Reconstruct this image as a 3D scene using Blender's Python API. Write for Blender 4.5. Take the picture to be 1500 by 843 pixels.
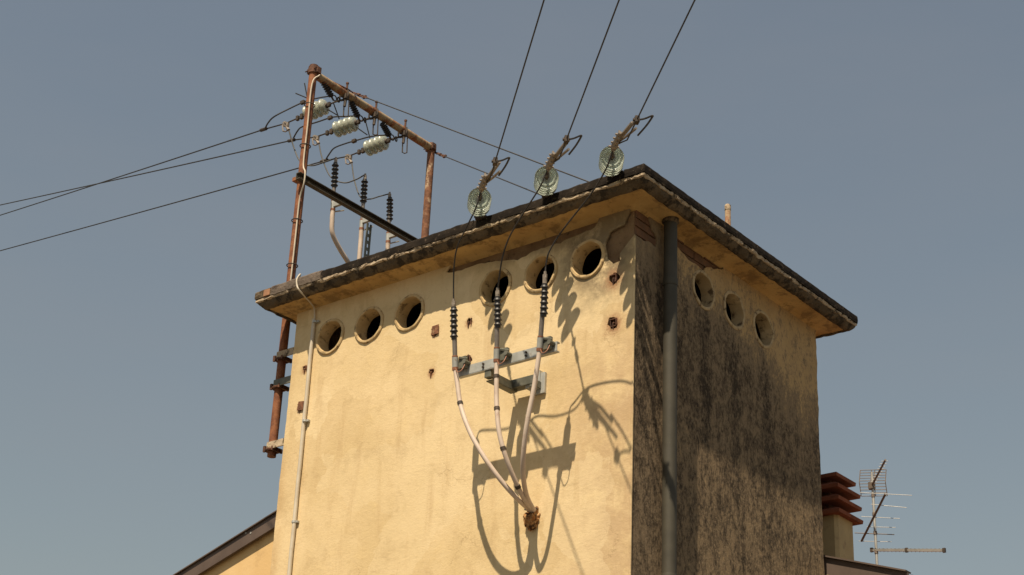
import bpy, bmesh, math, random
from mathutils import Vector, Matrix, noise
from mathutils.geometry import tessellate_polygon

# ------------------------------------------------------------------ clear
for o in list(bpy.data.objects): bpy.data.objects.remove(o)
scene = bpy.context.scene
COL = scene.collection
random.seed(7)

# ------------------------------------------------------------------ camera, sky, sun, exposure
ZT = 7.6135                                  # height of the tower roof above the ground
CAM = Vector((6.33312, -9.00780, 1.6))
RIGHT = Vector((0.7824204, 0.6212503, 0.0432011))
UP = Vector((0.2337483, -0.3572719, 0.9042779))
FWD = Vector((-0.5772174, 0.6974273, 0.4247530))
FPX = 2507.617                               # focal length in photo pixels (1500 wide)
cam_d = bpy.data.cameras.new('camera'); cam = bpy.data.objects.new('camera', cam_d); COL.objects.link(cam)
M = Matrix((RIGHT, UP, -FWD)).transposed().to_4x4(); M.translation = CAM
cam.matrix_world = M
cam_d.sensor_width = 36; cam_d.lens = FPX / 1500 * 36
cam_d.clip_start = 0.1; cam_d.clip_end = 6000
scene.camera = cam

LIGHT = Vector((-0.275, 1.0, -1.78)).normalized()      # direction the sunlight travels
ELEV = math.asin(-LIGHT.z); AZ = math.atan2(-LIGHT.x, -LIGHT.y)
world = bpy.data.worlds.new('World'); scene.world = world; world.use_nodes = True
wn = world.node_tree.nodes; wl = world.node_tree.links
bg = wn['Background']; sky = wn.new('ShaderNodeTexSky'); sky.sky_type = 'NISHITA'
sky.sun_disc = False; sky.sun_elevation = ELEV; sky.sun_rotation = AZ
sky.air_density = 2.0; sky.dust_density = 0.6; sky.ozone_density = 1.0; sky.altitude = 50
hs = wn.new('ShaderNodeHueSaturation'); hs.inputs['Saturation'].default_value = 0.66
wl.new(sky.outputs[0], hs.inputs['Color']); 
# faint streaks of high haze
tcw = wn.new('ShaderNodeTexCoord'); mpw = wn.new('ShaderNodeMapping'); mpw.inputs['Scale'].default_value = (1.2, 1.2, 5.0); mpw.inputs['Rotation'].default_value = (.25, .1, .5)
wl.new(tcw.outputs['Generated'], mpw.inputs[0]); nzw = wn.new('ShaderNodeTexNoise'); nzw.inputs['Scale'].default_value = 2.6; nzw.inputs['Detail'].default_value = 7; nzw.inputs['Roughness'].default_value = .55
wl.new(mpw.outputs[0], nzw.inputs['Vector']); mrw = wn.new('ShaderNodeMapRange'); mrw.inputs['From Min'].default_value = .42; mrw.inputs['From Max'].default_value = .75; mrw.inputs['To Max'].default_value = .13
wl.new(nzw.outputs['Fac'], mrw.inputs['Value']); mxw = wn.new('ShaderNodeMix'); mxw.data_type = 'RGBA'; wl.new(mrw.outputs[0], mxw.inputs[0]); wl.new(hs.outputs[0], mxw.inputs[6]); mxw.inputs[7].default_value = (4.6, 4.5, 4.5, 1)
wl.new(mxw.outputs[2], bg.inputs[0])
bg.inputs[1].default_value = 0.0505
sun_d = bpy.data.lights.new('sun', 'SUN'); sun = bpy.data.objects.new('sun', sun_d); COL.objects.link(sun)
sun_d.energy = 5.0; sun_d.angle = math.radians(0.53); sun_d.color = (1.0, 0.86, 0.655)
sun.rotation_euler = LIGHT.to_track_quat('-Z', 'Y').to_euler(); sun.location = (0, 0, 30)
scene.view_settings.view_transform = 'Standard'; scene.view_settings.look = 'None'
scene.view_settings.exposure = 0.43; scene.view_settings.gamma = 1.0

# ------------------------------------------------------------------ pixel -> place (a pixel gives a direction; the plane gives the distance)
def ray(x, y): return (RIGHT * ((x - 750) / FPX) + UP * ((421.5 - y) / FPX) + FWD)
def onX(x, y, X): d = ray(x, y); return CAM + d * ((X - CAM.x) / d.x)
def onY(x, y, Y): d = ray(x, y); return CAM + d * ((Y - CAM.y) / d.y)
def onZ(x, y, Z): d = ray(x, y); return CAM + d * ((Z - CAM.z) / d.z)
def V(*a): return Vector(a)

# ------------------------------------------------------------------ materials
def new_mat(name):
    m = bpy.data.materials.new(name); m.use_nodes = True
    nt = m.node_tree; return m, nt, nt.nodes['Principled BSDF']
class N:
    """tiny node writer"""
    def __init__(s, nt): s.nt = nt; s.n = nt.nodes; s.l = nt.links
    def put(s, sock, v):
        if isinstance(v, bpy.types.NodeSocket): s.l.new(v, sock)
        elif isinstance(v, (tuple, list)) and len(v) == 3 and sock.type == 'RGBA': sock.default_value = (*v, 1)
        else: sock.default_value = v
    def pos(s):
        t = s.n.new('ShaderNodeTexCoord'); return t.outputs['Object']
    def geo(s): return s.n.new('ShaderNodeNewGeometry').outputs['Position']
    def mapv(s, vec, scale=(1, 1, 1), loc=(0, 0, 0)):
        m = s.n.new('ShaderNodeMapping'); s.l.new(vec, m.inputs[0]); m.inputs['Scale'].default_value = scale; m.inputs['Location'].default_value = loc
        return m.outputs[0]
    def noise(s, vec, scale, detail=4, rough=.55, dist=0):
        t = s.n.new('ShaderNodeTexNoise'); s.l.new(vec, t.inputs['Vector'])
        t.inputs['Scale'].default_value = scale; t.inputs['Detail'].default_value = detail
        t.inputs['Roughness'].default_value = rough; t.inputs['Distortion'].default_value = dist
        return t.outputs['Fac']
    def voro(s, vec, scale, feature='DISTANCE_TO_EDGE'):
        t = s.n.new('ShaderNodeTexVoronoi'); t.feature = feature; s.l.new(vec, t.inputs['Vector']); t.inputs['Scale'].default_value = scale
        return t.outputs['Distance']
    def step(s, f, a, b, lo=0., hi=1.):
        t = s.n.new('ShaderNodeMapRange'); t.interpolation_type = 'SMOOTHSTEP'
        s.put(t.inputs['Value'], f); t.inputs['From Min'].default_value = a; t.inputs['From Max'].default_value = b
        t.inputs['To Min'].default_value = lo; t.inputs['To Max'].default_value = hi
        return t.outputs[0]
    def math(s, op, a, b=0.0, c=0.0):
        t = s.n.new('ShaderNodeMath'); t.operation = op; s.put(t.inputs[0], a); s.put(t.inputs[1], b); s.put(t.inputs[2], c)
        return t.outputs[0]
    def mul(s, *a):
        r = a[0]
        for b in a[1:]: r = s.math('MULTIPLY', r, b)
        return r
    def sat(s, a): 
        t = s.n.new('ShaderNodeClamp'); s.put(t.inputs[0], a); return t.outputs[0]
    def mix(s, f, a, b, mode='MIX'):
        t = s.n.new('ShaderNodeMix'); t.data_type = 'RGBA'; t.blend_type = mode
        s.put(t.inputs[0], f); s.put(t.inputs[6], a); s.put(t.inputs[7], b); return t.outputs[2]
    def sep(s, vec):
        t = s.n.new('ShaderNodeSeparateXYZ'); s.l.new(vec, t.inputs[0]); return t.outputs
    def bump(s, h, strength, dist, prev=None):
        t = s.n.new('ShaderNodeBump'); s.l.new(h, t.inputs['Height']); t.inputs['Strength'].default_value = strength; t.inputs['Distance'].default_value = dist
        if prev is not None: s.l.new(prev, t.inputs['Normal'])
        return t.outputs[0]
    def dist2(s, comps, centre, k):
        """distance in the plane of two components"""
        dx = s.math('SUBTRACT', comps[0], centre[0]); dz = s.math('SUBTRACT', comps[1], centre[1])
        dz = s.math('MULTIPLY', dz, k)
        return s.math('SQRT', s.math('ADD', s.mul(dx, dx), s.mul(dz, dz)))

def simple(name, c1, c2, rough=.7, metal=0., scale=12, bscale=40, bstr=.3, bdist=.004, c3=None, s3=30, t3=(.55, .7), stretch=(1, 1, 1)):
    m, nt, b = new_mat(name); n = N(nt); p = n.mapv(n.pos(), stretch)
    col = n.mix(n.step(n.noise(p, scale, 5), .35, .65), c1, c2)
    if c3: col = n.mix(n.step(n.noise(p, s3, 6, .65), *t3), col, c3)
    n.put(b.inputs['Base Color'], col); b.inputs['Roughness'].default_value = rough; b.inputs['Metallic'].default_value = metal
    if rough > .8: b.inputs['Specular IOR Level'].default_value = .12
    if bstr: n.put(b.inputs['Normal'], n.bump(n.noise(p, bscale, 6, .6), bstr, bdist))
    return m

VENTX = [-3.0275, -2.5934, -2.1594, -1.2832, -0.8492, -0.4151]
VENTY = [0.9082, 1.3423, 1.7765]
VZ = ZT - 0.4814
ANCH = [(-1.876, -.71), (-1.532, -.713), (-1.883, -1.046), (-1.523, -1.03), (-3.289, -.704), (-3.298, -1.045), (-.179, -.698), (-.171, -1.049)]

def front_plaster():
    m, nt, b = new_mat('yellow_plaster'); n = N(nt); p = n.pos(); s = n.sep(p)
    warp = n.noise(p, 9, 5, .6)
    big = n.noise(p, 1.1, 5, .6); mid = n.noise(p, 4.5, 7, .65); fine = n.noise(p, 38, 5, .6)
    col = n.mix(n.step(big, .33, .68), (.61, .455, .24), (.71, .545, .315))
    col = n.mix(n.mul(n.step(mid, .52, .72), .35), col, (.70, .52, .26))
    col = n.mix(n.mul(n.step(fine, .54, .72), .26), col, (.44, .28, .12))
    blot = n.noise(p, 2.2, 8, .7, .6); col = n.mix(n.mul(n.step(blot, .54, .66), .30), col, (.47, .325, .155))
    # brownish weathering beside the street corner and at the foot of the far edge
    m1 = n.mul(n.step(s[0], -.95, -.05), n.step(s[2], ZT - .7, ZT - 1.6), n.step(n.noise(p, 3.1, 9, .72), .36, .58))
    col = n.mix(n.mul(m1, .72), col, (.45, .305, .175))
    m2 = n.mul(n.step(n.math('ADD', s[0], n.math('MULTIPLY', warp, .16)), -3.22, -3.40), n.step(s[2], ZT - 1.25, ZT - 1.6))
    col = n.mix(n.mul(m2, n.step(mid, .35, .6), .7), col, (.47, .29, .125))
    # old patch repairs and trowel strokes
    tv = n.n.new('ShaderNodeTexNoise'); n.l.new(p, tv.inputs['Vector']); tv.inputs['Scale'].default_value = 3.5; tv.inputs['Detail'].default_value = 7
    pp = n.n.new('ShaderNodeVectorMath'); pp.operation = 'MULTIPLY_ADD'; n.l.new(tv.outputs['Color'], pp.inputs[0]); pp.inputs[1].default_value = (.45, .45, .45); n.l.new(p, pp.inputs[2])
    vc = n.n.new('ShaderNodeTexVoronoi'); vc.inputs['Scale'].default_value = 1.9; n.l.new(pp.outputs[0], vc.inputs['Vector']); cell = n.sep(vc.outputs['Color'])[0]
    col = n.mix(n.mul(n.step(cell, .60, .64), .32), col, (.74, .59, .36)); col = n.mix(n.mul(n.step(cell, .22, .18), .30), col, (.54, .39, .20))
    trow = n.noise(n.mapv(p, (1.0, 1, 2.6)), 16, 6, .7, 1.2)
    col = n.mix(n.mul(n.step(trow, .56, .70), .26), col, (.46, .315, .15))
    # faint vertical wash marks
    wash = n.noise(n.mapv(p, (5, 5, .7)), 1.6, 6, .6)
    col = n.mix(n.mul(n.step(wash, .52, .72), .42), col, (.47, .32, .16))
    tiny = n.noise(p, 95, 3, .6); col = n.mix(n.mul(n.step(tiny, .64, .74), n.step(big, .4, .6), .35), col, (.33, .22, .11))
    # grey damp stain round the last vent, up to the cornice
    dd = n.dist2((s[0], s[2]), (-.30, ZT - .36), .75)
    g = n.mul(n.step(n.math('ADD', dd, n.math('MULTIPLY', warp, .30)), .66, .34), n.step(n.noise(p, 6, 9, .74), .30, .52))
    col = n.mix(n.mul(g, .85), col, (.135, .10, .06))
    g2 = n.mul(n.step(n.math('ADD', s[2], n.math('MULTIPLY', n.noise(n.mapv(p, (1, 1, .4)), 6, 8, .72), .30)), ZT - .22, ZT - .10), n.step(s[0], -2.2, -.8)); col = n.mix(n.mul(g2, .7), col, (.22, .16, .085))
    br = n.noise(p, 3.4, 12, .78, .3); col = n.mix(n.mul(n.step(br, .50, .64), .30), col, (.40, .28, .14)); col = n.mix(n.mul(n.step(br, .48, .34), .30), col, (.74, .58, .34))
    # rust and broken plaster round each anchor
    for (ax, az) in ANCH:
        dd = n.dist2((s[0], s[2]), (ax, ZT + az - .01), .9)
        r = .165 if ax > -1 else .085
        k = n.step(n.math('ADD', dd, n.math('MULTIPLY', n.noise(p, 26, 5, .7), r * 1.5)), r * 1.55, r * .75)
        col = n.mix(n.mul(k, .62), col, (.43, .265, .15))
        k2 = n.step(n.math('ADD', dd, n.math('MULTIPLY', n.noise(p, 60, 4, .7), r * .9)), r * 1.0, r * .5)
        col = n.mix(n.mul(k2, .80), col, (.26, .11, .048))
    # hair cracks
    pv = n.mapv(p, (1, 1, .8)); tw = n.n.new('ShaderNodeTexNoise'); n.l.new(pv, tw.inputs['Vector']); tw.inputs['Scale'].default_value = 5; tw.inputs['Detail'].default_value = 6
    pw = n.n.new('ShaderNodeVectorMath'); pw.operation = 'MULTIPLY_ADD'; n.l.new(tw.outputs['Color'], pw.inputs[0]); pw.inputs[1].default_value = (.35, .35, .35); n.l.new(pv, pw.inputs[2])
    cr = n.mul(n.step(n.voro(pw.outputs[0], 1.7), .006, .0015), n.step(n.noise(p, 1.7, 2), .52, .62))
    col = n.mix(n.mul(cr, .30), col, (.28, .18, .09))
    n.put(b.inputs['Base Color'], col); b.inputs['Roughness'].default_value = .9; b.inputs['Specular IOR Level'].default_value = .2
    h = n.math('ADD', n.math('ADD', n.mul(mid, .6), n.mul(fine, .25)), n.mul(trow, .30))
    nb = n.bump(h, .5, .012); nb = n.bump(n.noise(p, 130, 4, .6), .35, .0025, nb); nb = n.bump(cr, .3, -.002, nb)
    n.put(b.inputs['Normal'], nb)
    return m

def side_plaster():
    m, nt, b = new_mat('grimy_plaster'); n = N(nt); p = n.pos(); s = n.sep(p)
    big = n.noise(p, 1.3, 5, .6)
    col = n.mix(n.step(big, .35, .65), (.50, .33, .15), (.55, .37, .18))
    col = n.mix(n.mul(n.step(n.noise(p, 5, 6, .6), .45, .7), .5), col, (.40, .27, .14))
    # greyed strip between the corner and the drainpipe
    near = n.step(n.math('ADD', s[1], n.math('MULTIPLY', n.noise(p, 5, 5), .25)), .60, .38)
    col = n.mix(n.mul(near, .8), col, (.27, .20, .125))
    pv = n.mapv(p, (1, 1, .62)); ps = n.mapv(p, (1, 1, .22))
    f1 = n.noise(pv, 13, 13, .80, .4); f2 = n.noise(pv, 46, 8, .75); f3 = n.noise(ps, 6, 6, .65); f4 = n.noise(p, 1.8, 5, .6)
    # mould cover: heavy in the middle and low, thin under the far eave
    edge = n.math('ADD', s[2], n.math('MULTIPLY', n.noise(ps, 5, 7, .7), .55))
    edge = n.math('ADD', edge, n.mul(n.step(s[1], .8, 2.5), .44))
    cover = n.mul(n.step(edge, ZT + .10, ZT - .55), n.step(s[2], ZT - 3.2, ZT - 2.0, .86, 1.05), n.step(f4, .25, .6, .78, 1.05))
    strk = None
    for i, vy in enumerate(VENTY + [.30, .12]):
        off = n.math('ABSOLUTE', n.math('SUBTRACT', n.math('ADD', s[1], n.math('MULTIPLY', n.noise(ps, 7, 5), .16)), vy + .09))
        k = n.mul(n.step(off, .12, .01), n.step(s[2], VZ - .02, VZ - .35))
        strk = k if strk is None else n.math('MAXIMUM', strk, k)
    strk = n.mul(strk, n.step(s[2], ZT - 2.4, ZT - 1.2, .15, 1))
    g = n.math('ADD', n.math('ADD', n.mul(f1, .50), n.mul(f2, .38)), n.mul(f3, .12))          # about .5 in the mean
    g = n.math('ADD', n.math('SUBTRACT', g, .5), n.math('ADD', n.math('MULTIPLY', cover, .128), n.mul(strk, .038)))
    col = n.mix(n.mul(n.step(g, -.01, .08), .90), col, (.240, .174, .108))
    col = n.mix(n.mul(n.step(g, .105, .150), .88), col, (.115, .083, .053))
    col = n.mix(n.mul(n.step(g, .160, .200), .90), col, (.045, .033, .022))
    col = n.mix(n.mul(n.step(n.noise(pv, 44, 9, .80), .575, .64), n.step(g, .24, .12), .55), col, (.42, .31, .185))
    n.put(b.inputs['Base Color'], col); b.inputs['Roughness'].default_value = .95; b.inputs['Specular IOR Level'].default_value = .15
    nb = n.bump(n.noise(pv, 26, 10, .78), .8, .020); nb = n.bump(n.noise(pv, 80, 5, .65), .7, .008, nb)
    n.put(b.inputs['Normal'], nb)
    return m

def soffit_mat():
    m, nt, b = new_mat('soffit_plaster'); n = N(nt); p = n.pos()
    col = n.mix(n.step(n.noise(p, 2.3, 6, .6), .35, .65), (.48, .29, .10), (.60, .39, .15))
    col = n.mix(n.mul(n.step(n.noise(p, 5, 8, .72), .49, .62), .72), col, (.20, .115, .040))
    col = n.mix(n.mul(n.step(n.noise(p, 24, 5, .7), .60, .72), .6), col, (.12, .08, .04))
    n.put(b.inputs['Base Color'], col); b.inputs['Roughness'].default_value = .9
    n.put(b.inputs['Normal'], n.bump(n.noise(p, 11, 8, .65), .5, .02)); return m

def rust_mat(name, paint, paint_t, rust1=(.16, .052, .020), rust2=(.30, .115, .045), sc=7):
    m, nt, b = new_mat(name); n = N(nt); p = n.pos()
    col = n.mix(n.step(n.noise(p, sc * 2, 6, .65), .4, .62), rust1, rust2)
    pk = n.step(n.noise(n.mapv(p, (1, 1, .5)), sc, 9, .72), *paint_t)
    col = n.mix(pk, col, paint)
    col = n.mix(n.mul(n.step(n.noise(p, 55, 4, .7), .58, .7), .7), col, (.055, .025, .014))
    n.put(b.inputs['Base Color'], col); b.inputs['Roughness'].default_value = .82
    n.put(b.inputs['Normal'], n.bump(n.noise(p, 60, 6, .65), .5, .003)); return m

def glass_mat(name, col, trans, rough, dirt):
    m, nt, b = new_mat(name); n = N(nt); p = n.pos()
    d = n.step(n.noise(p, 22, 5, .6), .42, .7)
    n.put(b.inputs['Base Color'], n.mix(n.mul(d, dirt), col, (.42, .40, .30)))
    n.put(b.inputs['Transmission Weight'], n.math('SUBTRACT', trans, n.mul(d, dirt * .6)))
    n.put(b.inputs['Roughness'], n.math('ADD', rough, n.mul(d, .2))); b.inputs['IOR'].default_value = 1.5
    return m

MAT = dict(
    plaster=front_plaster(), grimy=side_plaster(), soffit=soffit_mat(),
    core=simple('brown_mortar', (.16, .10, .055), (.24, .155, .085), .95, 0, 5, 30, .8, .015, (.07, .048, .03), 14),
    brick=simple('old_brick', (.20, .105, .060), (.135, .076, .045), .95, 0, 9, 50, .6, .006, (.16, .10, .065), 18, (.5, .66)),
    concrete=simple('rough_concrete', (.105, .078, .05), (.17, .125, .078), .95, 0, 6, 26, .9, .02, (.05, .038, .026), 12, (.46, .6)),
    mortar=simple('pale_mortar', (.48, .385, .27), (.38, .29, .195), .95, 0, 8, 40, .7, .01, (.10, .075, .05), 17, (.50, .62)),
    membrane=simple('bitumen_membrane', (.013, .0095, .007), (.027, .020, .014), .9, 0, 6, 32, .5, .008, (.095, .070, .050), 24, (.56, .72)),
    membrane_pale=simple('weathered_membrane', (.12, .095, .075), (.16, .125, .10), .9, 0, 7, 34, .8, .012, (.07, .05, .04), 16, (.52, .66)),
    tile_chip=simple('terracotta_chip', (.36, .19, .11), (.28, .15, .09), .9, 0, 10, 40, .4),
    ventcem=simple('vent_cement', (.56, .41, .22), (.48, .34, .17), .9, 0, 9, 45, .5, .005, (.20, .135, .07), 15, (.53, .66)),
    ventgrey=simple('grimy_vent_cement', (.50, .375, .215), (.42, .31, .175), .92, 0, 9, 45, .5, .005, (.15, .105, .06), 14, (.50, .64)),
    pipe_rust=rust_mat('rusted_pole', (.40, .25, .13), (.60, .72), rust2=(.27, .10, .038)),
    pipe_rust2=rust_mat('flaking_pole', (.42, .30, .19), (.54, .62), (.13, .05, .022), (.24, .10, .045), 11),
    beam_rust=rust_mat('peeling_beam', (.34, .25, .145), (.42, .54)),
    dark_rust=rust_mat('dark_rust', (.10, .06, .035), (.6, .7), (.065, .028, .016), (.14, .055, .026), 14),
    anchor_rust=rust_mat('anchor_rust', (.36, .24, .12), (.56, .66), (.12, .045, .020), (.21, .085, .036), 16),
    iron=simple('dark_iron', (.045, .035, .028), (.085, .060, .042), .7, .3, 30, 60, .3, .002),
    galv=simple('galvanised_steel', (.36, .36, .33), (.46, .455, .42), .55, .35, 10, 60, .2, .002, (.26, .20, .13), 16, (.58, .72)),
    greysteel=simple('dull_green_steel', (.105, .105, .080), (.16, .155, .12), .6, .3, 14, 60, .3, .002, (.20, .12, .06), 22, (.60, .72)),
    armsteel=simple('weathered_dark_steel', (.060, .052, .038), (.095, .080, .058), .75, .1, 14, 60, .3, .002, (.16, .10, .055), 22, (.60, .72)),
    alum=simple('weathered_clamp_metal', (.30, .25, .20), (.22, .18, .145), .6, .25, 40, 90, .3, .002),
    rubber=simple('black_polymer', (.016, .014, .013), (.030, .025, .022), .5, 0, 30, 60, .1),
    greytube=simple('grey_sleeve', (.135, .115, .10), (.18, .155, .135), .6, 0, 20, 60, .15),
    cable=simple('pinkish_cable_sheath', (.57, .46, .375), (.50, .395, .315), .6, 0, 9, 50, .15, .002, (.36, .245, .18), 7, (.55, .7)),
    copper=simple('copper_band', (.30, .13, .07), (.24, .10, .055), .6, .2, 30, 60, .2),
    white_pvc=simple('white_conduit', (.58, .51, .40), (.50, .43, .33), .5, 0, 8, 40, .1, .002, (.48, .38, .26), 9, (.6, .75)),
    wire=simple('dark_wire', (.030, .026, .024), (.050, .043, .038), .6, .3, 30, 60, 0),
    lead=simple('grey_wire', (.085, .080, .070), (.065, .06, .054), .7, .1, 30, 60, 0),
    drain=simple('painted_drainpipe', (.042, .036, .023), (.056, .048, .031), .7, 0, 7, 50, .2, .002, (.05, .043, .03), 5, (.5, .7)),
    foam=simple('foam_seal', (.30, .13, .045), (.46, .27, .12), .95, 0, 26, 40, .9, .012, (.06, .028, .014), 24, (.5, .6)),
    glass=glass_mat('green_glass', (.72, .79, .70), .70, .12, .30),
    milky=glass_mat('dusty_glass', (.62, .65, .54), .58, .20, .55),
    verge=simple('brown_verge_metal', (.085, .058, .044), (.105, .072, .055), .6, 0, 4, 40, .1, .002),
    house=simple('cream_house_plaster', (.64, .43, .20), (.69, .48, .24), .9, 0, 2, 40, .4, .004, (.54, .36, .17), 5, (.52, .72)),
    roof_tile=simple('brown_roof_sheet', (.16, .075, .045), (.20, .10, .06), .8, 0, 8, 40, .4),
    terracotta=simple('terracotta_cap', (.24, .085, .045), (.19, .068, .038), .85, 0, 7, 40, .4, .005, (.14, .06, .035), 14, (.54, .68)),
    stack=simple('chimney_plaster', (.46, .36, .19), (.40, .31, .165), .9, 0, 5, 40, .4, .004, (.33, .25, .14), 9, (.55, .7)),
    antenna=simple('aluminium_antenna', (.52, .50, .46), (.44, .42, .38), .45, .6, 20, 60, 0),
    ant_dark=simple('tarnished_boom', (.14, .11, .085), (.20, .15, .115), .6, .3, 20, 60, 0),
)
def ground_mat():
    m, nt, b = new_mat('dry_paving'); n = N(nt); p = n.pos()
    col = n.mix(n.step(n.noise(p, .25, 6), .4, .6), (.085, .072, .052), (.11, .09, .064))
    col = n.mix(n.step(n.noise(p, 6, 8, .7), .5, .7), col, (.07, .06, .044))
    n.put(b.inputs['Base Color'], col); b.inputs['Roughness'].default_value = .95; return m
MAT['ground'] = ground_mat()

# ------------------------------------------------------------------ mesh building
class MB:
    def __init__(s): s.v = []; s.f = []
    def add(s, vs, fs):
        k = len(s.v); s.v += [tuple(v) for v in vs]; s.f += [tuple(i + k for i in f) for f in fs]; return s
    def box(s, c, size, ax=None):
        """ax: three axis vectors"""
        X, Y, Z = ax or (V(1, 0, 0), V(0, 1, 0), V(0, 0, 1)); c = Vector(c)
        hx, hy, hz = (q / 2 for q in size); b = min(hx, hy, hz) * .18
        vs = []
        for z in (-hz, hz):
            for (x, y) in ((-hx + b, -hy), (hx - b, -hy), (hx, -hy + b), (hx, hy - b), (hx - b, hy), (-hx + b, hy), (-hx, hy - b), (-hx, -hy + b)):
                vs.append(c + X * x + Y * y + Z * z)
        fs = [tuple(range(7, -1, -1)), tuple(range(8, 16))] + [(i, (i + 1) % 8, 8 + (i + 1) % 8, 8 + i) for i in range(8)]
        return s.add(vs, fs)
    def bar(s, a, b, w, h, up=V(0, 0, 1)):
        a = Vector(a); b = Vector(b); d = b - a; L = d.length; X = d / L
        if abs(X.dot(up)) > .95: up = V(0, 1, 0)
        Y = up.cross(X).normalized(); Z = X.cross(Y)
        return s.box((a + b) / 2, (L, w, h), (X, Y, Z))
    def tube(s, path, r, n=8, caps=True, radii=None):
        P = [Vector(p) for p in path]; m = len(P)
        T = [(P[min(i + 1, m - 1)] - P[max(i - 1, 0)]).normalized() for i in range(m)]
        u = T[0].orthogonal().normalized(); vs = []; fs = []
        for i in range(m):
            u = (u - T[i] * u.dot(T[i])).normalized(); w = T[i].cross(u); rr = radii[i] if radii else r
            for k in range(n):
                a = 2 * math.pi * k / n; vs.append(P[i] + (u * math.cos(a) + w * math.sin(a)) * rr)
        for i in range(m - 1):
            for k in range(n): fs.append((i * n + k, i * n + (k + 1) % n, (i + 1) * n + (k + 1) % n, (i + 1) * n + k))
        if caps: fs.append(tuple(range(n - 1, -1, -1))); fs.append(tuple(range((m - 1) * n, m * n)))
        return s.add(vs, fs)
    def lathe(s, prof, o, axis, n=20, closed=False):
        """prof: (radius, along) pairs"""
        A = Vector(axis).normalized(); u = A.orthogonal().normalized(); w = A.cross(u); o = Vector(o); vs = []; fs = []; m = len(prof)
        for (r, t) in prof:
            for k in range(n):
                a = 2 * math.pi * k / n; vs.append(o + A * t + (u * math.cos(a) + w * math.sin(a)) * max(r, 1e-4))
        for i in range(m if closed else m - 1):
            j = (i + 1) % m
            for k in range(n): fs.append((i * n + k, i * n + (k + 1) % n, j * n + (k + 1) % n, j * n + k))
        return s.add(vs, fs)
    def ring(s, o, axis, R, r, n=14, m=6):
        return s.lathe([(R + r * math.cos(2 * math.pi * i / m), r * math.sin(2 * math.pi * i / m)) for i in range(m)], o, axis, n, True)
    def build(s, name, mat, parent=None, smooth=False):
        me = bpy.data.meshes.new(name); me.from_pydata(s.v, [], s.f)
        bm = bmesh.new(); bm.from_mesh(me); bmesh.ops.recalc_face_normals(bm, faces=bm.faces); bm.to_mesh(me); bm.free()
        me.materials.append(MAT[mat] if isinstance(mat, str) else mat)
        if smooth:
            for p in me.polygons: p.use_smooth = True
            try: me.set_sharp_from_angle(angle=math.radians(42))
            except Exception: pass
        ob = bpy.data.objects.new(name, me); COL.objects.link(ob)
        if parent: adopt(ob, parent)
        return ob
def adopt(ob, parent):
    ob.parent = parent; ob.matrix_parent_inverse = world_of(parent).inverted()
def world_of(o):
    if o.parent: return world_of(o.parent) @ o.matrix_parent_inverse @ o.matrix_basis
    return o.matrix_basis.copy()
def tag(o, label=None, cat=None, group=None, kind=None):
    if label: o['label'] = label
    if cat: o['category'] = cat
    if group: o['group'] = group
    if kind: o['kind'] = kind
    return o
def thing(name, loc, label, cat, group=None):
    e = bpy.data.objects.new(name, None); COL.objects.link(e); e.location = loc; e.empty_display_size = .1
    return tag(e, label, cat, group)
def share(ob, parent, mat4):
    c = ob.copy(); COL.objects.link(c); c.parent = None; c.matrix_parent_inverse = Matrix(); c.matrix_basis = mat4
    adopt(c, parent); return c
def curve(pts, n=8):
    """Catmull-Rom through points"""
    P = [Vector(p) for p in pts]; P = [P[0] * 2 - P[1]] + P + [P[-1] * 2 - P[-2]]; out = []
    for i in range(1, len(P) - 2):
        a, b, c, d = P[i - 1:i + 3]
        for k in range(n):
            t = k / n
            out.append(.5 * ((2 * b) + (c - a) * t + (2 * a - 5 * b + 4 * c - d) * t * t + (3 * b - a - 3 * c + d) * t ** 3))
    out.append(P[-2]); return out
def sagged(a, b, sag, n=24):
    a = Vector(a); b = Vector(b)
    return [a.lerp(b, i / n) - V(0, 0, 4 * sag * (i / n) * (1 - i / n)) for i in range(n + 1)]
def sheet(mb, loops, place, t0, t1):
    """flat plate with holes: loops of 2-D points (outer first), extruded between depths t0 and t1"""
    flat = [q for L in loops for q in L]; tri = tessellate_polygon([[V(q[0], q[1], 0) for q in L] for L in loops])
    k = len(flat); vs = [place(q, t0) for q in flat] + [place(q, t1) for q in flat]
    fs = [tuple(t) for t in tri] + [tuple(i + k for i in reversed(t)) for t in tri]; o = 0
    for L in loops:
        m = len(L)
        for i in range(m): fs.append((o + i, o + (i + 1) % m, k + o + (i + 1) % m, k + o + i))
        o += m
    mb.add(vs, fs)
def circle(cx, cy, r, n=40): return [(cx + r * math.cos(2 * math.pi * i / n), cy + r * math.sin(2 * math.pi * i / n)) for i in range(n)]
def rough_line(a, b, step=.06, amp=.006, seed=0):
    """points from a (included) to b (excluded) wandering a little off the straight line"""
    a = V(a[0], a[1], 0); b = V(b[0], b[1], 0); L = (b - a).length; n = max(1, int(L / step)); nn = V(-(b - a).y, (b - a).x, 0).normalized(); out = []
    for i in range(n):
        p = a.lerp(b, i / n); 
        if i: p = p + nn * amp * (noise.noise(V(p.x * 9 + seed, p.y * 9, seed)) * 1.4 + noise.noise(V(p.x * 31, p.y * 31, seed)) * .8)
        out.append((p.x, p.y))
    return out
def rough_loop(pts, step=.03, amp=.012, seed=0):
    out = []
    for i in range(len(pts)): out += rough_line(pts[i], pts[(i + 1) % len(pts)], step, amp, seed + i)
    return out

# ------------------------------------------------------------------ ground
g = MB(); R_ = 3000
g.add([(-R_, -R_, 0), (R_, -R_, 0), (R_, R_, 0), (-R_, R_, 0)], [(0, 1, 2, 3)])
tag(g.build('ground', 'ground'), 'pale dry paved ground around the tower', kind='structure')

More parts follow.
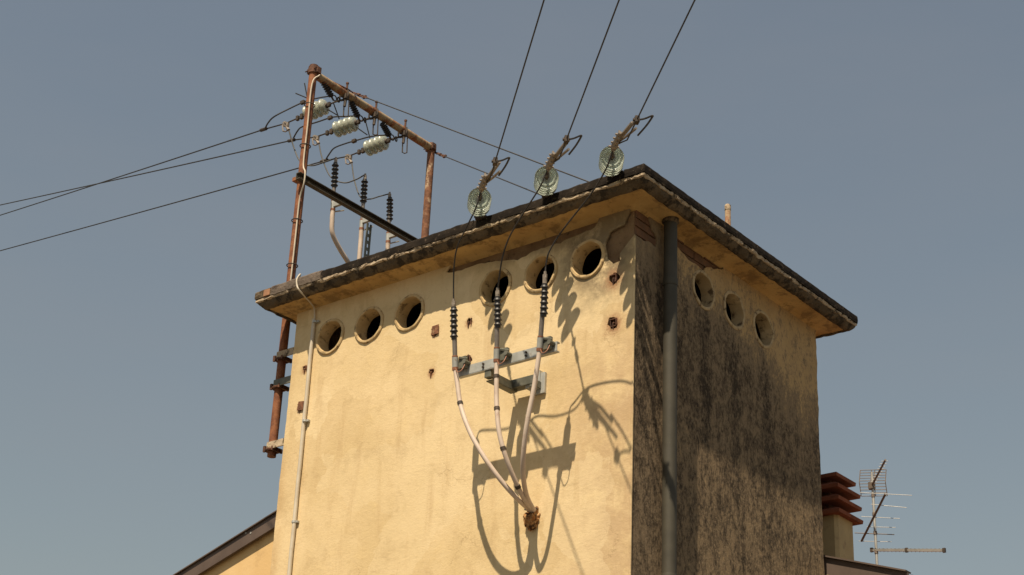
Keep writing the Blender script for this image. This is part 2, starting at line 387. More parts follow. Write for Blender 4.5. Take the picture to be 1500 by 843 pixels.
# ------------------------------------------------------------------ the tower
W, D, OV = 3.45, 2.6326, 0.2576
WT = .105                                    # wall thickness
tower = thing('transformer_tower', (-W / 2, D / 2, 0), 'square yellow plastered transformer tower with round vents and flat overhanging roof', 'tower')
top = ZT - .10; RO, RI = .158, .132
COAT = .014
# plaster coat of the front, with the vents, the lost plaster under the soffit and the broken corner left open
notch = [(-.002, -.392), (-.060, -.445), (-.126, -.51), (-.121, -.575), (-.187, -.582), (-.240, -.522), (-.262, -.40), (-.224, -.315), (-.097, -.29), (-.062, -.215), (-.045, -.10)]
outer = rough_line((-W, 0), (0, 0), .3, 0) + rough_line((0, 0), (-.002, ZT - .392), .05, .005, 3)
nt_ = [(x, ZT + z) for x, z in notch]
for i in range(len(nt_) - 1): outer += rough_line(nt_[i], nt_[i + 1], .025, .008, 5 + i)
outer += [nt_[-1]] + rough_line((-.046, top), (-W, top), .3, 0) + rough_line((-W, top), (-W, 0), .06, .005, 9)
band = [(-1.8, -0.22), (-1.6, -0.24), (-1.478, -0.235), (-1.227, -0.275), (-1.08, -0.31), (-0.999, -0.297), (-0.857, -0.27), (-0.676, -0.28), (-0.544, -0.257), (-0.36, -0.235), (-0.3, -0.13), (-0.68, -0.12), (-1.02, -0.12), (-1.72, -0.125)]
holes = [circle(x, VZ, RO) for x in VENTX] + [rough_loop([(x, ZT + z) for x, z in band], .035, .012, 21)]
rnd = random.Random(5)
for i, (ax, az) in enumerate(ANCH):
    a0 = rnd.uniform(0, 6); rr = (.040, .030, .022, .042, .020, .030, .046, .050)[i]; nv = 7
    holes.append(rough_loop([(ax + rr * rnd.uniform(.7, 1.35) * math.cos(a0 + 2 * math.pi * k / nv), ZT + az + rr * rnd.uniform(.7, 1.35) * math.sin(a0 + 2 * math.pi * k / nv)) for k in range(nv)], .012, .006, 61 + i))
m = MB(); sheet(m, [outer] + holes, lambda q, t: V(q[0], t, q[1]), 0, COAT); m.build('front_wall', 'plaster', tower)
m = MB(); sheet(m, [[(-W + .02, 0), (-.024, 0), (-.024, top), (-W + .02, top)]] + [circle(x, VZ, RO - .004) for x in VENTX], lambda q, t: V(q[0], t, q[1]), .026, WT); m.build('front_core', 'core', tower)
# side wall
sn = [(.0, -.395), (.111, -.40), (.20, -.375), (.272, -.385), (.285, -.30), (.225, -.27), (.19, -.20), (.15, -.10)]
outer = [(D, 0), (COAT, 0)][::-1]
outer = rough_line((COAT + .001, 0), (D, 0), .4, 0) + rough_line((D, 0), (D, top), .045, .010, 13) + rough_line((D, top), (.15, top), .3, 0)
sl = [(y if y > .001 else COAT + .001, ZT + z) for y, z in sn[::-1]]
for i in range(len(sl) - 1): outer += rough_line(sl[i], sl[i + 1], .025, .008, 31 + i)
outer += [sl[-1]] + rough_line((COAT + .001, ZT - .40), (COAT + .001, 0), .05, 0)
patch = [(.523, -.13), (.551, -.262), (.639, -.285), (.70, -.31), (.831, -.305), (.90, -.318), (.975, -.262), (1.06, -.245), (1.20, -.185), (1.15, -.12)]
holes = [circle(y, VZ, RO) for y in VENTY] + [rough_loop([(y, ZT + z) for y, z in patch], .03, .010, 41)]
m = MB(); sheet(m, [outer] + holes, lambda q, t: V(-t, q[0], q[1]), 0, COAT); m.build('side_wall', 'grimy', tower)
m = MB(); sheet(m, [[(WT + .002, 0), (D - .02, 0), (D - .02, top), (WT + .002, top)]] + [circle(y, VZ, RO - .004) for y in VENTY], lambda q, t: V(-t, q[0], q[1]), .026, .098); m.build('side_core', 'core', tower)
# small return that closes the core at the street corner
m = MB(); m.box((-.028 - .06, .026 + .06, ZT / 2 - .06), (.120, .118, ZT - .14)); m.build('corner_core', 'core', tower)
m = MB(); m.box((-W + .072 - .0005, D / 2, top / 2), (.143, D - .03, top)); m.build('far_wall', 'grimy', tower)
m = MB(); m.box((-W / 2, D - .072, top / 2), (W - .31, .142, top)); m.build('rear_wall', 'grimy', tower)
mb = MB(); mb.tube([V(.0 + .0015 * noise.noise(V(0, 0, k * .9)), .0005 + .0015 * noise.noise(V(3, 0, k * .9)), k * (ZT - .41) / 80) for k in range(81)], .0085, 8); mb.build('corner_bead', 'plaster', tower, True)
# bricks in the broken corner and in the gap under the soffit
bk = MB(); bk.box((0, 0, 0), (.12, .25, .058)); bk0 = None
def brick(c, rz=0.):
    global bk0
    jit = Matrix.Rotation(rz + random.uniform(-.02, .02), 4, 'Z')
    mt = Matrix.Translation(c) @ jit
    if bk0 is None:
        bk0 = bk.build('brick', 'brick'); bk0.matrix_basis = mt; adopt(bk0, tower); return bk0
    return share(bk0, tower, mt)
for row in range(5):
    z = ZT - .135 - row * .069; head = row % 2
    xs = random.uniform(.012, .018)
    y0 = .018 if head else .030
    # alternate header / stretcher at the corner
    if head: brick((-xs - .125, y0 + .014 + .060, z), math.pi / 2); brick((-xs - .06, y0 + .12 + .012 + .125, z))
    else: brick((-xs - .06, y0 + .125, z)); brick((-xs - .06 + .003, y0 + .25 + .012 + .125, z))
for row in range(3):
    z = ZT - .16 - row * .069
    for k in range(4): brick((-.078 - random.uniform(-.004, .004), .55 + .262 * k + (.13 if row % 2 else 0), z))
# vents: cement pipe with a rim
def vent_mesh(dep=None, pr=.014):
    dep = dep or WT + .008
    prof = [(RI, dep), (RI, -pr * .6), (RI + .004, -pr), (RO - .006, -pr), (RO, -pr * .6), (RO - .001, dep)]
    mb = MB(); mb.lathe(prof, (0, 0, 0), (0, 1, 0), 48, True)
    mb.v = [tuple(V(*v) + V(noise.noise(V(*v) * 14), noise.noise(V(*v) * 11 + V(5, 5, 5)), noise.noise(V(*v) * 14 + V(9, 0, 0))) * .006) for v in mb.v]
    return mb
v0 = vent_mesh().build('vent', 'ventcem', None, True); v0.matrix_basis = Matrix.Translation((VENTX[0], 0, VZ)); adopt(v0, tower)
for i, x in enumerate(VENTX[1:]): share(v0, tower, Matrix.Translation((x, 0, VZ)) @ Matrix.Rotation(i * 1.3 + .7, 4, 'Y'))
vs_ = vent_mesh(.104, .010).build('vent', 'ventgrey', None, True); vs_.matrix_basis = Matrix.Translation((0, VENTY[0], VZ)) @ Matrix.Rotation(math.pi / 2, 4, 'Z'); adopt(vs_, tower)
for i, y in enumerate(VENTY[1:]): share(vs_, tower, Matrix.Translation((0, y, VZ)) @ Matrix.Rotation(math.pi / 2, 4, 'Z') @ Matrix.Rotation(i + .9, 4, 'Y'))
# rusty anchors: short open channel set in the wall with a bent spike
for i, (ax, az) in enumerate(ANCH):
    z = ZT + az; mb = MB(); s_ = .028 if i not in (2, 4) else .019; t_ = .006; tw = random.uniform(-.25, .25)
    X = V(math.cos(tw), 0, math.sin(tw)); Z = V(-math.sin(tw), 0, math.cos(tw)); Yv = V(0, 1, 0); c = V(ax, .012, z); dp = .050
    if i != 2: mb.box(c + X * s_, (t_, dp, s_ * 1.8), (X, Yv, Z))
    if i in (0, 3, 7): mb.box(c - X * s_ * .9, (t_, dp * .8, s_ * 1.5), (X, Yv, Z))
    if i != 1: mb.box(c + Z * s_ * .9, (s_ * 2.2, dp * .9, t_), (X, Yv, Z))
    if i in (3, 7): mb.box(c - Z * s_, (s_ * 1.8, dp * .8, t_), (X, Yv, Z))
    if i in (0, 5): mb.box(c + V(.012, -.022, .008), (s_ * 2.4, .005, s_ * 2.7), (X, Yv, Z))
    if i in (1, 6): mb.box(c + V(.006, .004, -.012), (s_ * .9, .03, s_ * 1.1), (X, Yv, Z))
    mb.tube(curve([c + V(.004, .02, 0), c + V(.004, -.018, -.003), c + V(0, -.020, -.022), c + V(-.003, -.012, -.05)], 5), .0055, 6)
    mb.build('wall_anchor', 'dark_rust' if i in (1, 6, 7, 3) else 'anchor_rust', tower)
# cornice: rings swept round the four sides
def ring_pts(d, z):
    return [V(-W - d, -d, z), V(d, -d, z), V(d, D + d, z), V(-W - d, D + d, z)]
def sweep(prof, name, mat, amp, fr, parent, sides=(0, 1, 2, 3), u0=0., u1=1., seed=0., n=90, smooth=False, nz=1.):
    mb = MB()
    for sd in sides:
        nn = max(2, int(n * (u1 - u0))); vs = []; fs = []
        for i in range(nn + 1):
            u = u0 + (u1 - u0) * i / nn
            for (d, z) in prof:
                c = ring_pts(d, ZT + z); p = c[sd].lerp(c[(sd + 1) % 4], u)
                q = p * fr + V(seed, seed * 2, 0)
                a = amp * min(1, .25 + abs(d) / .2)
                k = V(noise.noise(q), noise.noise(q + V(7, 3, 1)), noise.noise(q + V(1, 9, 4)) * nz) * a + V(noise.noise(q * 3.1), noise.noise(q * 3.1 + V(7, 3, 1)), noise.noise(q * 3.1 + V(2, 2, 8)) * nz) * a * .6
                vs.append(p + k)
        m_ = len(prof)
        for i in range(nn):
            for j in range(m_ - 1): fs.append((i * m_ + j, i * m_ + j + 1, (i + 1) * m_ + j + 1, (i + 1) * m_ + j))
        if u0 > 0 or u1 < 1: fs.append(tuple(range(m_))); fs.append(tuple(range(nn * m_ + m_ - 1, nn * m_ - 1, -1)))
        mb.add(vs, fs)
    return mb.build(name, mat, parent, smooth)
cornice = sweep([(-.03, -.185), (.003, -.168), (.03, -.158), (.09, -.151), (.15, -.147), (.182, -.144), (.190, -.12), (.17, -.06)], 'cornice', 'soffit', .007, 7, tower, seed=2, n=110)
sweep([(.165, -.09), (.168, -.138), (.172, -.151), (.186, -.156), (.205, -.148), (.222, -.132), (.234, -.116), (.240, -.102), (.238, -.092), (.18, -.084)], 'drip_edge', 'concrete', .008, 15, cornice, seed=4, n=130)
sweep([(.19, -.103), (.243, -.104), (.251, -.097), (.252, -.080), (.244, -.072), (.19, -.070)], 'mortar_bed', 'mortar', .0105, 21, cornice, seed=6, n=150)
mp = [(.16, -.070), (.243, -.073), (.2576, -.076), (.2596, -.050), (.2576, -.016), (.247, -.003), (.22, .003), (.16, .003)]
cuts = [0, .045, .19, .43, .60, .775, .955, 1.0]
for i in range(len(cuts) - 1):
    off = random.uniform(-.004, .003); up = random.uniform(-.003, .004)
    pr = [(d + off + (.004 if i == 1 else 0), z + up + (.004 if i == 1 else 0)) for d, z in mp]
    if i == 1: pr = [(d, z - .012 if 0 < j < 3 else z) for j, (d, z) in enumerate(pr)]
    mtn = {0: 'concrete', 1: 'membrane_pale'}.get(i, 'membrane')
    sweep(pr, 'edge_membrane', mtn, .0045, 13, cornice, (0,), cuts[i] + (.0012 if i else 0), cuts[i + 1], seed=10 + i, n=120)
cu = [0, .36, .70, 1.0]
for i in range(3): sweep(mp, 'edge_membrane', 'membrane', .0022, 13, cornice, (1,), cu[i] + (.0012 if i else 0), cu[i + 1], seed=30 + i, n=90)
sweep(mp, 'edge_membrane', 'membrane', .0045, 13, cornice, (2, 3), seed=40)
cp = onY(391, 428, -OV - .002); mb = MB(); mb.box((cp.x, -OV + .004, cp.z - .006), (.075, .022, .055)); mb.build('terracotta_chip', 'tile_chip', cornice)
mb = MB(); c4 = ring_pts(.18, ZT - .02); mb.add([p - V(0, 0, .09) for p in c4] + c4 + [V(-W / 2, D / 2, ZT + .0)], [(3, 2, 1, 0), (0, 1, 5, 4), (1, 2, 6, 5), (2, 3, 7, 6), (3, 0, 4, 7), (4, 5, 8), (5, 6, 8), (6, 7, 8), (7, 4, 8)]); mb.build('roof_slab', 'membrane', tower)
# rusty pipe stub on the roof
mb = MB(); sx = .08; tp_ = onX(1066, 300, sx); sy = tp_.y; SH = tp_.z - ZT
mb.lathe([(.0, -.06), (.023, -.06), (.023, SH - .01), (.020, SH - .005), (.016, SH - .01), (.016, SH - .10)], (sx, sy, ZT), (0, 0, 1), 14)
st = thing('roof_pipe_stub', (sx, sy, ZT), 'short rusty pipe stub with pale tip standing on the roof edge above the drainpipe side', 'pipe')
mb.build('pipe', 'beam_rust', st, True)
mb = MB(); mb.lathe([(.024, SH - .055), (.025, SH - .05), (.025, SH - .012), (.019, SH - .002), (.0, SH)], (sx, sy, ZT), (0, 0, 1), 14); mb.build('pale_cap', 'mortar', st, True)

# ------------------------------------------------------------------ drainpipe
dx, dy = .078, .345
dr = thing('drainpipe', (dx, dy, 0), 'dark olive round drainpipe running down the grimy side wall near its corner', 'drainpipe')
mb = MB(); mb.tube([V(dx, dy, .02), V(dx, dy, 2), V(dx, dy, 4), V(dx, dy, 6), V(dx, dy, ZT - .13)], .050, 24); mb.build('pipe', 'drain', dr, True)
for z in (ZT - .66, ZT - 2.86, ZT - 5.0):
    mb = MB(); mb.lathe([(.048, -.03), (.0535, -.03), (.0545, -.024), (.0545, .022), (.0535, .028), (.048, .03)], (dx, dy, z), (0, 0, 1), 24); c_ = mb.build('collar', 'drain', dr, True)
    mb = MB(); mb.bar(V(dx - .05, dy, z), V(-.01, dy, z), .012, .02); mb.build('wall_bracket', 'iron', dr)
mb = MB(); mb.lathe([(.0, -.0), (.05, 0), (.064, .012), (.064, .05), (.055, .06)], (dx, dy, ZT - .185), (0, 0, 1), 20); mb.build('outlet_ring', 'concrete', dr)

# ------------------------------------------------------------------ portal frame on the far side
XP = -3.75; PY0, PY1 = .156, 1.822; PR = .037; ZB = ZT + 2.395; ZA = ZT + 1.26
fr = thing('portal_frame', (XP, PY0, ZT - 1.34), 'rusty steel portal frame of two poles and a beam clamped to the tower', 'frame')
mb = MB(); mb.tube([V(XP, PY0, ZT - 1.34 + .5 * i) for i in range(8)] + [V(XP, PY0, ZT + 2.47)], PR, 18); mb.build('pole', 'pipe_rust', fr, True)
mb = MB(); mb.tube([V(XP, PY1, ZT - 1.34 + .5 * i) for i in range(8)] + [V(XP, PY1, ZB + .05)], PR, 18); mb.build('pole', 'pipe_rust2', fr, True)
mb = MB(); mb.tube([V(XP, PY0 + .05 + (PY1 - PY0 - .06) * i / 8, ZB - .0) for i in range(9)], .039, 18); beam = mb.build('beam', 'beam_rust', fr, True)
for (y, z) in ((PY0, ZB + .03), (PY1, ZB)):
    mb = MB(); mb.lathe([(PR, -.035), (PR + .012, -.035), (PR + .012, .035), (PR, .035)], (XP, y, z), (0, 0, 1), 16)
    mb.box((XP - .05, y, z), (.02, .05, .05)); mb.box((XP + .05, y + (.02 if y < 1 else -.02), z), (.02, .05, .06)); mb.tube([V(XP - .075, y - .028, z), V(XP + .075, y - .028, z)], .007, 6)
    mb.build('clamp', 'dark_rust', fr)
mb = MB(); mb.tube([V(XP, PY0, ZT + 2.465), V(XP, PY0, ZT + 2.477)], PR + .004, 16); mb.build('pole_cap', 'dark_rust', fr)
# lower cross arm: channel
mb = MB(); y0, y1 = PY0 - .10, PY1 + .08
mb.box((XP - .052, (y0 + y1) / 2, ZA), (.007, y1 - y0, .052)); mb.box((XP - .03, (y0 + y1) / 2, ZA + .029), (.05, y1 - y0, .007)); mb.box((XP - .03, (y0 + y1) / 2, ZA - .029), (.05, y1 - y0, .007))
mb.v = [(v[0] + .085, v[1], v[2]) for v in mb.v]
arm = mb.build('cross_arm', 'armsteel', fr)
for y in (PY0, PY1):
    mb = MB(); mb.tube(curve([V(XP + .05, y - .045, ZA), V(XP - .02, y - .047, ZA), V(XP - .047, y, ZA), V(XP - .02, y + .047, ZA), V(XP + .05, y + .045, ZA)], 5), .008, 6); mb.box((XP - .035, y - .03, ZA + .012), (.05, .06, .035)); mb.build('u_bolt', 'beam_rust', fr)
# perforated strut under the arm
sy_ = onX(540, 340, XP).y; mb = MB()
for s_ in (-.022, .022):
    mb.bar(V(XP, sy_ + s_, ZA - .04), V(XP, sy_ + s_, ZT + .05), .012, .018)
for i in range(15): mb.bar(V(XP, sy_ - .02, ZA - .09 - i * .07), V(XP, sy_ + .02, ZA - .09 - i * .07), .008, .03)
mb.build('perforated_strut', 'greysteel', fr)
# wall brackets of both poles
for y in (PY0, PY1):
    for k, z in enumerate((-.443, -.701, -1.258)):
        mb = MB(); mb.box(((XP - .02 + -W) / 2 + .02, y - .05, ZT + z), (abs(-W - XP) + .05, .012, .062)); mb.box(((XP - W) / 2 + .02, y - .02, ZT + z + .028), (abs(-W - XP) - .02, .055, .008))
        b_ = mb.build('wall_bracket', 'greysteel' if k == 1 else 'mortar', fr)
        mb = MB(); mb.tube(curve([V(XP + .06, y - .048, ZT + z - .03), V(XP - .02, y - .05, ZT + z - .03), V(XP - .05, y, ZT + z - .03), V(XP - .02, y + .05, ZT + z - .03), V(XP + .06, y + .048, ZT + z - .03)], 5), .011, 6)
        mb.box((XP + .055, y, ZT + z - .03), (.018, .12, .035)); mb.box((XP - .045, y - .045, ZT + z - .02), (.025, .02, .05)); mb.build('pole_clamp', 'dark_rust', b_)

# ------------------------------------------------------------------ glass disc insulators
def disc_prof(R, h):
    return [(.014, -.42 * h), (R * .36, -.44 * h), (R * .62, -.38 * h), (R * .83, -.24 * h), (R * .95, -.05 * h), (R, .12 * h), (R * .985, .20 * h), (R * .93, .17 * h), (R * .85, .02 * h), (R * .74, .0), (R * .68, .09 * h), (R * .60, .08 * h), (R * .52, -.05 * h), (R * .34, -.09 * h), (.012, -.11 * h)]
DISC = {}
def string(root, p, d, n, pitch, R, mat):
    """n discs from p along d; returns the far end"""
    d = d.normalized(); p = Vector(p)
    for i in range(n):
        c = p + d * (pitch * (i + .5))
        key = (mat, R, pitch)
        mt = Matrix.Translation(c) @ d.to_track_quat('Z', 'Y').to_matrix().to_4x4()
        if key not in DISC:
            mb = MB(); mb.lathe(disc_prof(R, pitch), (0, 0, 0), (0, 0, 1), 56, True); o = mb.build('glass_disc', mat, None, True); o.matrix_basis = mt; adopt(o, root)
            mb = MB(); mb.lathe([(.0, -.66 * pitch), (.020, -.65 * pitch), (R * .33, -.55 * pitch), (R * .36, -.30 * pitch), (R * .25, -.26 * pitch), (0, -.26 * pitch)], (0, 0, 0), (0, 0, 1), 14); mb.tube([V(0, 0, -.1 * pitch), V(0, 0, .42 * pitch)], .010, 8)
            k = mb.build('cap_and_pin', 'iron', None, True); k.matrix_basis = mt.copy(); adopt(k, o); DISC[key] = (o, k)
        else:
            o = share(DISC[key][0], root, mt); k = share(DISC[key][1], o, mt)
    return p + d * (pitch * n)
def link(mb, a, b, w=.016, r=.005):
    """long chain link / shackle between a and b"""
    a = Vector(a); b = Vector(b); d = (b - a).normalized(); s = d.orthogonal().normalized() * w
    mb.tube([a - d * .008, a + s, b + s, b + d * .008, b - s, a - s, a - d * .008], r, 6, False)

# far line: three dead ends on the beam
FAR = [
    dict(att=(503, 148.5), clamp=(419, 181), wire=[(386, 190), (0, 315)], jump=[(388, 189), (393, 180), (402, 171), (425, 159), (447, 149), (466, 144), (484, 141)], arr=((472, 118), (485, 141)), horn=[((446, 122), (450, 143)), ((433, 137), (450, 144))], lead=[(424, 196), (431, 218), (440, 237), (456, 243), (475, 238), (492, 232)], n='first', where='beside the front pole'),
    dict(att=(546, 175), clamp=(463, 201), wire=[(427, 206), (0, 300)], jump=[(428, 206), (436, 192), (443, 186), (465, 179), (487, 172), (505, 171), (523, 170)], arr=((514, 150), (524, 171)), horn=[((488, 150), (497, 175)), ((479, 160), (494, 169))], lead=[(468, 213), (472, 232), (484, 259), (503, 268), (520, 264), (535, 256)], n='second', where='at mid beam'),
    dict(att=(589, 201), clamp=(511, 229), wire=[(475, 236), (0, 367)], jump=[(476, 236), (483, 225), (490, 217), (505, 211), (522, 206), (545, 200), (569, 198)], arr=((560, 181), (570, 199)), horn=[((535, 176), (542, 203)), ((521, 186), (538, 198))], lead=[(515, 243), (519, 264), (528, 289), (541, 292), (556, 288), (571, 284)], n='third', where='beside the rear pole'),
]
for i, q in enumerate(FAR):
    A = onX(*q['att'], XP); A = V(XP, A.y, ZB - .055)
    C = onX(*q['clamp'], XP - .68); d = (C - A).normalized()
    t = thing('glass_insulator', A, 'milky glass disc insulator string hung from the rusty beam %s' % q['where'], 'insulator', 'insulators on the beam')
    mb = MB(); mb.tube(curve([A + V(.05, 0, .07), A + V(.05, .0, .0), A + V(0, 0, -.02), A + V(-.05, 0, .0), A + V(-.05, 0, .09)], 5), .009, 6); link(mb, A + V(0, 0, -.015), A + d * .10, .018, .007); link(mb, A + d * .10, A + d * .17, .014, .007); mb.box(A + d * .17, (.03, .03, .04)); mb.build('shackle', 'iron', t)
    S = A + d * .20; E_ = string(t, S, d, 4, .062, .080, 'milky')
    mb = MB(); mb.tube([E_, C], .008, 6); mb.box(E_ + d * .05, (.035, .03, .05)); mb.box(E_ + d * .10, (.03, .03, .045)); mb.build('yoke', 'iron', t)
    mb = MB()
    for k in range(3): mb.box(C + V(.02 * k - .02, 0, -.012 * k), (.035, .028, .04))
    mb.tube(curve([C, C + V(.02, 0, -.05), C + V(.05, 0, -.09)], 4), .014, 8); link(mb, C + V(-.02, 0, -.01), C + V(.0, 0, -.085), .02, .007); mb.build('dead_end_clamp', 'alum', t)
    # line wire off to the next pole
    w = thing('line_wire', C, 'thin dark overhead wire leaving the %s beam insulator across the open sky' % q['n'], 'wire', 'wires leaving the beam')
    p1 = onX(*q['wire'][0], XP - .92); far = q['wire'][1]; b = q['wire'][0]
    ext = (far[0] - (b[0] - far[0]) * .25, far[1] + (far[1] - b[1]) * .25)
    p2 = onX(ext[0], ext[1], XP - 12)
    mb = MB(); mb.tube([C, p1] + sagged(p1, p2, .01, 20)[1:] + [p2 + (p2 - p1) * 2.0], .0072, 6); mb.build('conductor', 'wire', w, True)
    mb = MB(); dd = (p2 - p1).normalized(); mb.tube([p1 - dd * .06, p1 + dd * .06], .017, 8); mb.build('parallel_clamp', 'iron', w, True)
    # surge arrester under the beam
    a0 = onX(*q['arr'][0], XP); a1 = onX(*q['arr'][1], XP - .03); ad = a1 - a0; L = ad.length; ad.normalize()
    t2 = thing('surge_arrester', a0, 'short black ribbed arrester slung under the beam %s' % q['where'], 'arrester', 'arresters under the beam')
    mb = MB(); prof = [(.0, 0), (.026, 0)]
    for k in range(7): z = L * (k + .5) / 7; prof += [(.018, z - L * .05), (.033, z - L * .005), (.031, z + L * .02), (.018, z + L * .045)]
    prof += [(.024, L), (0, L)]
    mb.lathe(prof, a0, ad, 14); mb.build('ribbed_body', 'rubber', t2, True)
    mb = MB(); mb.tube([a1 - ad * .01, a1 + ad * .05], .009, 6); mb.ring(a1 + V(0, .045, -.0), V(1, 0, 0), .028, .006); mb.ring(a1 + V(0, .10, .01), V(1, .4, 0), .024, .006); mb.build('terminal', 'iron', t2)
    for h in q['horn']:
        mb = MB(); mb.tube([onX(*h[0], XP - .12), onX(*h[1], XP - .12)], .0055, 6); mb.build('arcing_horn', 'lead', t2)
    # jumper from line to arrester
    js = q['jump']; xs = [XP - .92 + (.89) * (k / (len(js) - 1)) for k in range(len(js))]
    J = curve([onX(*js[k], xs[k]) for k in range(len(js))], 6)
    t3 = thing('jumper_wire', J[0], 'dark bent jumper wire rising from the %s line wire to its arrester' % q['n'], 'wire', 'jumpers to the arresters')
    mb = MB(); mb.tube(J, .0075, 6); mb.build('conductor', 'wire', t3, True)
    for k in (len(J) * 5 // 8,): 
        mb = MB(); mb.box(J[k], (.05, .03, .03)); mb.build('connector', 'iron', t3)
    ls = q['lead']; xs = [C.x + (XP - .09 - C.x) * (k / (len(ls) - 1)) for k in range(len(ls))]
    Lp = curve([C + V(.05, 0, -.09)] + [onX(*ls[k], xs[k]) for k in range(1, len(ls))], 7)
    t4 = thing('down_lead', Lp[0], 'thin grey lead looping from the %s dead end down to a black cable end' % q['n'], 'wire', 'leads to the rooftop cable ends')
    mb = MB(); mb.tube(Lp, .0065, 6); mb.build('conductor', 'lead', t4, True)
# hanging shackles and bolts of the beam
for q in ((503, 150), (546, 176), (589, 202)):
    A = onX(*q, XP); c = V(XP, A.y, ZB); mb = MB(); mb.tube([c + V(.03, 0, -.02), c + V(.03, 0, .10)], .010, 6); mb.ring(c, V(0, 1, 0), .042, .007); mb.tube([c + V(.03, 0, .09), c + V(.03, 0, .105)], .015, 6); mb.build('eye_bolt', 'dark_rust', fr)
    mb = MB(); e = c + V(.03, 0, -.05); mb.box(e, (.04, .05, .05)); link(mb, e - V(0, -.01, .02), e - V(.0, -.02, .20), .022, .0065); mb.tube([e, e - V(0, .01, .11)], .014, 6); mb.build('hanging_shackle', 'iron', fr)

# ------------------------------------------------------------------ cable terminations
def termination(name_label, group, top_, sh0, sh1, base, ns, Rs, cable_pts, rc, bands=(), low_mat='greytube'):
    """top, first shed, last shed, base: points along the axis"""
    t = thing('cable_termination', base, name_label, 'cable end', group)
    ax = (base - top_).normalized()
    mb = MB(); mb.tube([top_ - ax * .015, top_ + ax * .03], .010, 8); mb.box(top_ + ax * .02, (.03, .016, .03)); mb.tube([top_ + ax * .03, sh0 - ax * .012], .016, 10); mb.build('lug', 'alum', t)
    mb = MB(); mb.tube([sh0 - ax * .02, base - ax * .0], .0175, 12); mb.build('sleeve', 'greytube', t, True)
    for k in range(ns):
        c = sh0.lerp(sh1, k / (ns - 1)); mb = MB(); mb.lathe([(.018, -.012), (.022, -.006), (Rs * .97, .004), (Rs, .007), (Rs * .95, .010), (.022, .009), (.018, .013)], c, ax, 16); mb.build('shed', 'rubber', t, True)
    mb = MB(); mb.tube([sh0 - ax * .02, sh1 + ax * .03], .0205, 12); mb.build('shed_core', 'rubber', t, True)
    P = curve(cable_pts, 9); mb = MB(); mb.tube(P, rc, 12); cb = mb.build('cable', 'cable', t, True)
    for k in bands:
        j = int(k * (len(P) - 1)); mb = MB(); dd = (P[j + 1] - P[j]).normalized(); mb.tube([P[j] - dd * .012, P[j] + dd * .012], rc + .004, 12); mb.build('band', 'iron', cb, True)
    mb = MB(); mb.tube([base - ax * .085, base - ax * .01], .0225, 12); mb.build('clamp_sleeve', 'galv', t, True)
    mb = MB(); mb.tube([base - ax * .012, base + ax * .010], .0235, 12); mb.tube([base - ax * .098, base - ax * .088], .0215, 12); mb.build('copper_band', 'copper', t, True)
    return t
# on the rooftop arm
XB = XP - .075
RB = [
    dict(p=[(492, 233), (491.2, 242), (489.8, 271), (487.5, 308)], cab=[(487.5, 308), (486.6, 322), (487, 342), (496, 362), (509, 383), (520, 400)], w='nearest the front pole'),
    dict(p=[(535, 257), (534.2, 266), (532.4, 294), (529.5, 336)], cab=[(529.5, 336), (528.8, 350), (527.5, 366), (526, 385), (525, 400)], w='in the middle of its arm'),
    dict(p=[(570.8, 284), (571.2, 292.5), (570.8, 320), (568.5, 355)], cab=[(568.5, 355), (568, 365), (567, 380), (566, 395)], w='nearest the rear pole'),
]
for q in RB:
    a, s0, s1, b = (onX(*u, XB) for u in q['p'])
    for_ = [onX(*u, XB) for u in q['cab']]
    tt = termination('black shedded cable end above the roof, %s' % q['w'], 'cable ends on the rooftop arm', a, s0, s1, b, 6, .034, for_, .022, ())
    y = b.y; mb = MB(); mb.bar(b + V(0, 0, -.02), V(XP - .02, y + .09, ZA - .03), .02, .006); mb.bar(V(XB, y, ZA - .0), V(XP + .03, y, ZA - .0), .03, .05); mb.build('support_stay', 'galv', tt)

# bracket on the front wall
YA = -.375
aL = onY(671, 543, YA); aR = onY(816, 511, YA); za = (aL.z + aR.z) / 2; hA = .064
br = thing('wall_cross_arm', (-.45, -.02, za - .1), 'galvanised channel cross arm held out from the sunlit front wall', 'bracket')
mb = MB(); cx = (aL.x + aR.x) / 2; L = aR.x - aL.x
mb.box((cx, YA, za), (L, .007, hA)); mb.build('channel_web', 'galv', br)
for s_ in (-1, 1):
    mb = MB(); mb.box((cx, YA + .015, za + s_ * (hA / 2 + .002)), (L + .001 * s_, .034, .007)); mb.build('channel_flange', 'galv', br)
for px in (709, 771):
    x = onY(px, 530, YA).x
    for dz in (-.013, .013):
        mb = MB(); mb.tube([V(x, YA - .014, za + dz), V(x, YA + .01, za + dz)], .009, 6); mb.build('bolt', 'iron', br)
wp = onY(787, 549, -.03); wx = onY(757, 556, -.06).x; zb = za - .085
mb = MB(); mb.box((wp.x, -.012, zb + .02), (.13, .024, .16)); mb.build('wall_plate', 'galv', br)
mb = MB(); mb.bar(V(wp.x + .03, -.065, zb), V(wx - .02, -.065, zb), .075, .008); mb.bar(V(wp.x + .03, -.099, zb + .03), V(wx - .02, -.099, zb + .03), .008, .06); mb.box((wp.x + .01, -.05, zb), (.05, .10, .05)); mb.build('standoff', 'greysteel', br)
mb = MB(); mb.bar(V(wx, -.05, zb + .012), V(wx, YA + .045, zb + .012), .008, .06); mb.bar(V(wx - .03, -.05, zb - .017), V(wx - .03, YA + .045, zb - .017), .06, .008); mb.box((wx - .02, YA + .03, za - .06), (.06, .05, .06)); mb.build('arm', 'greysteel', br)
mb = MB(); f2 = onY(781, 566, -.05); mb.box((f2.x, -.045, f2.z), (.085, .09, .045)); mb.box((f2.x + .02, -.02, f2.z + .07), (.05, .04, .10)); mb.build('foot_block', 'galv', br)

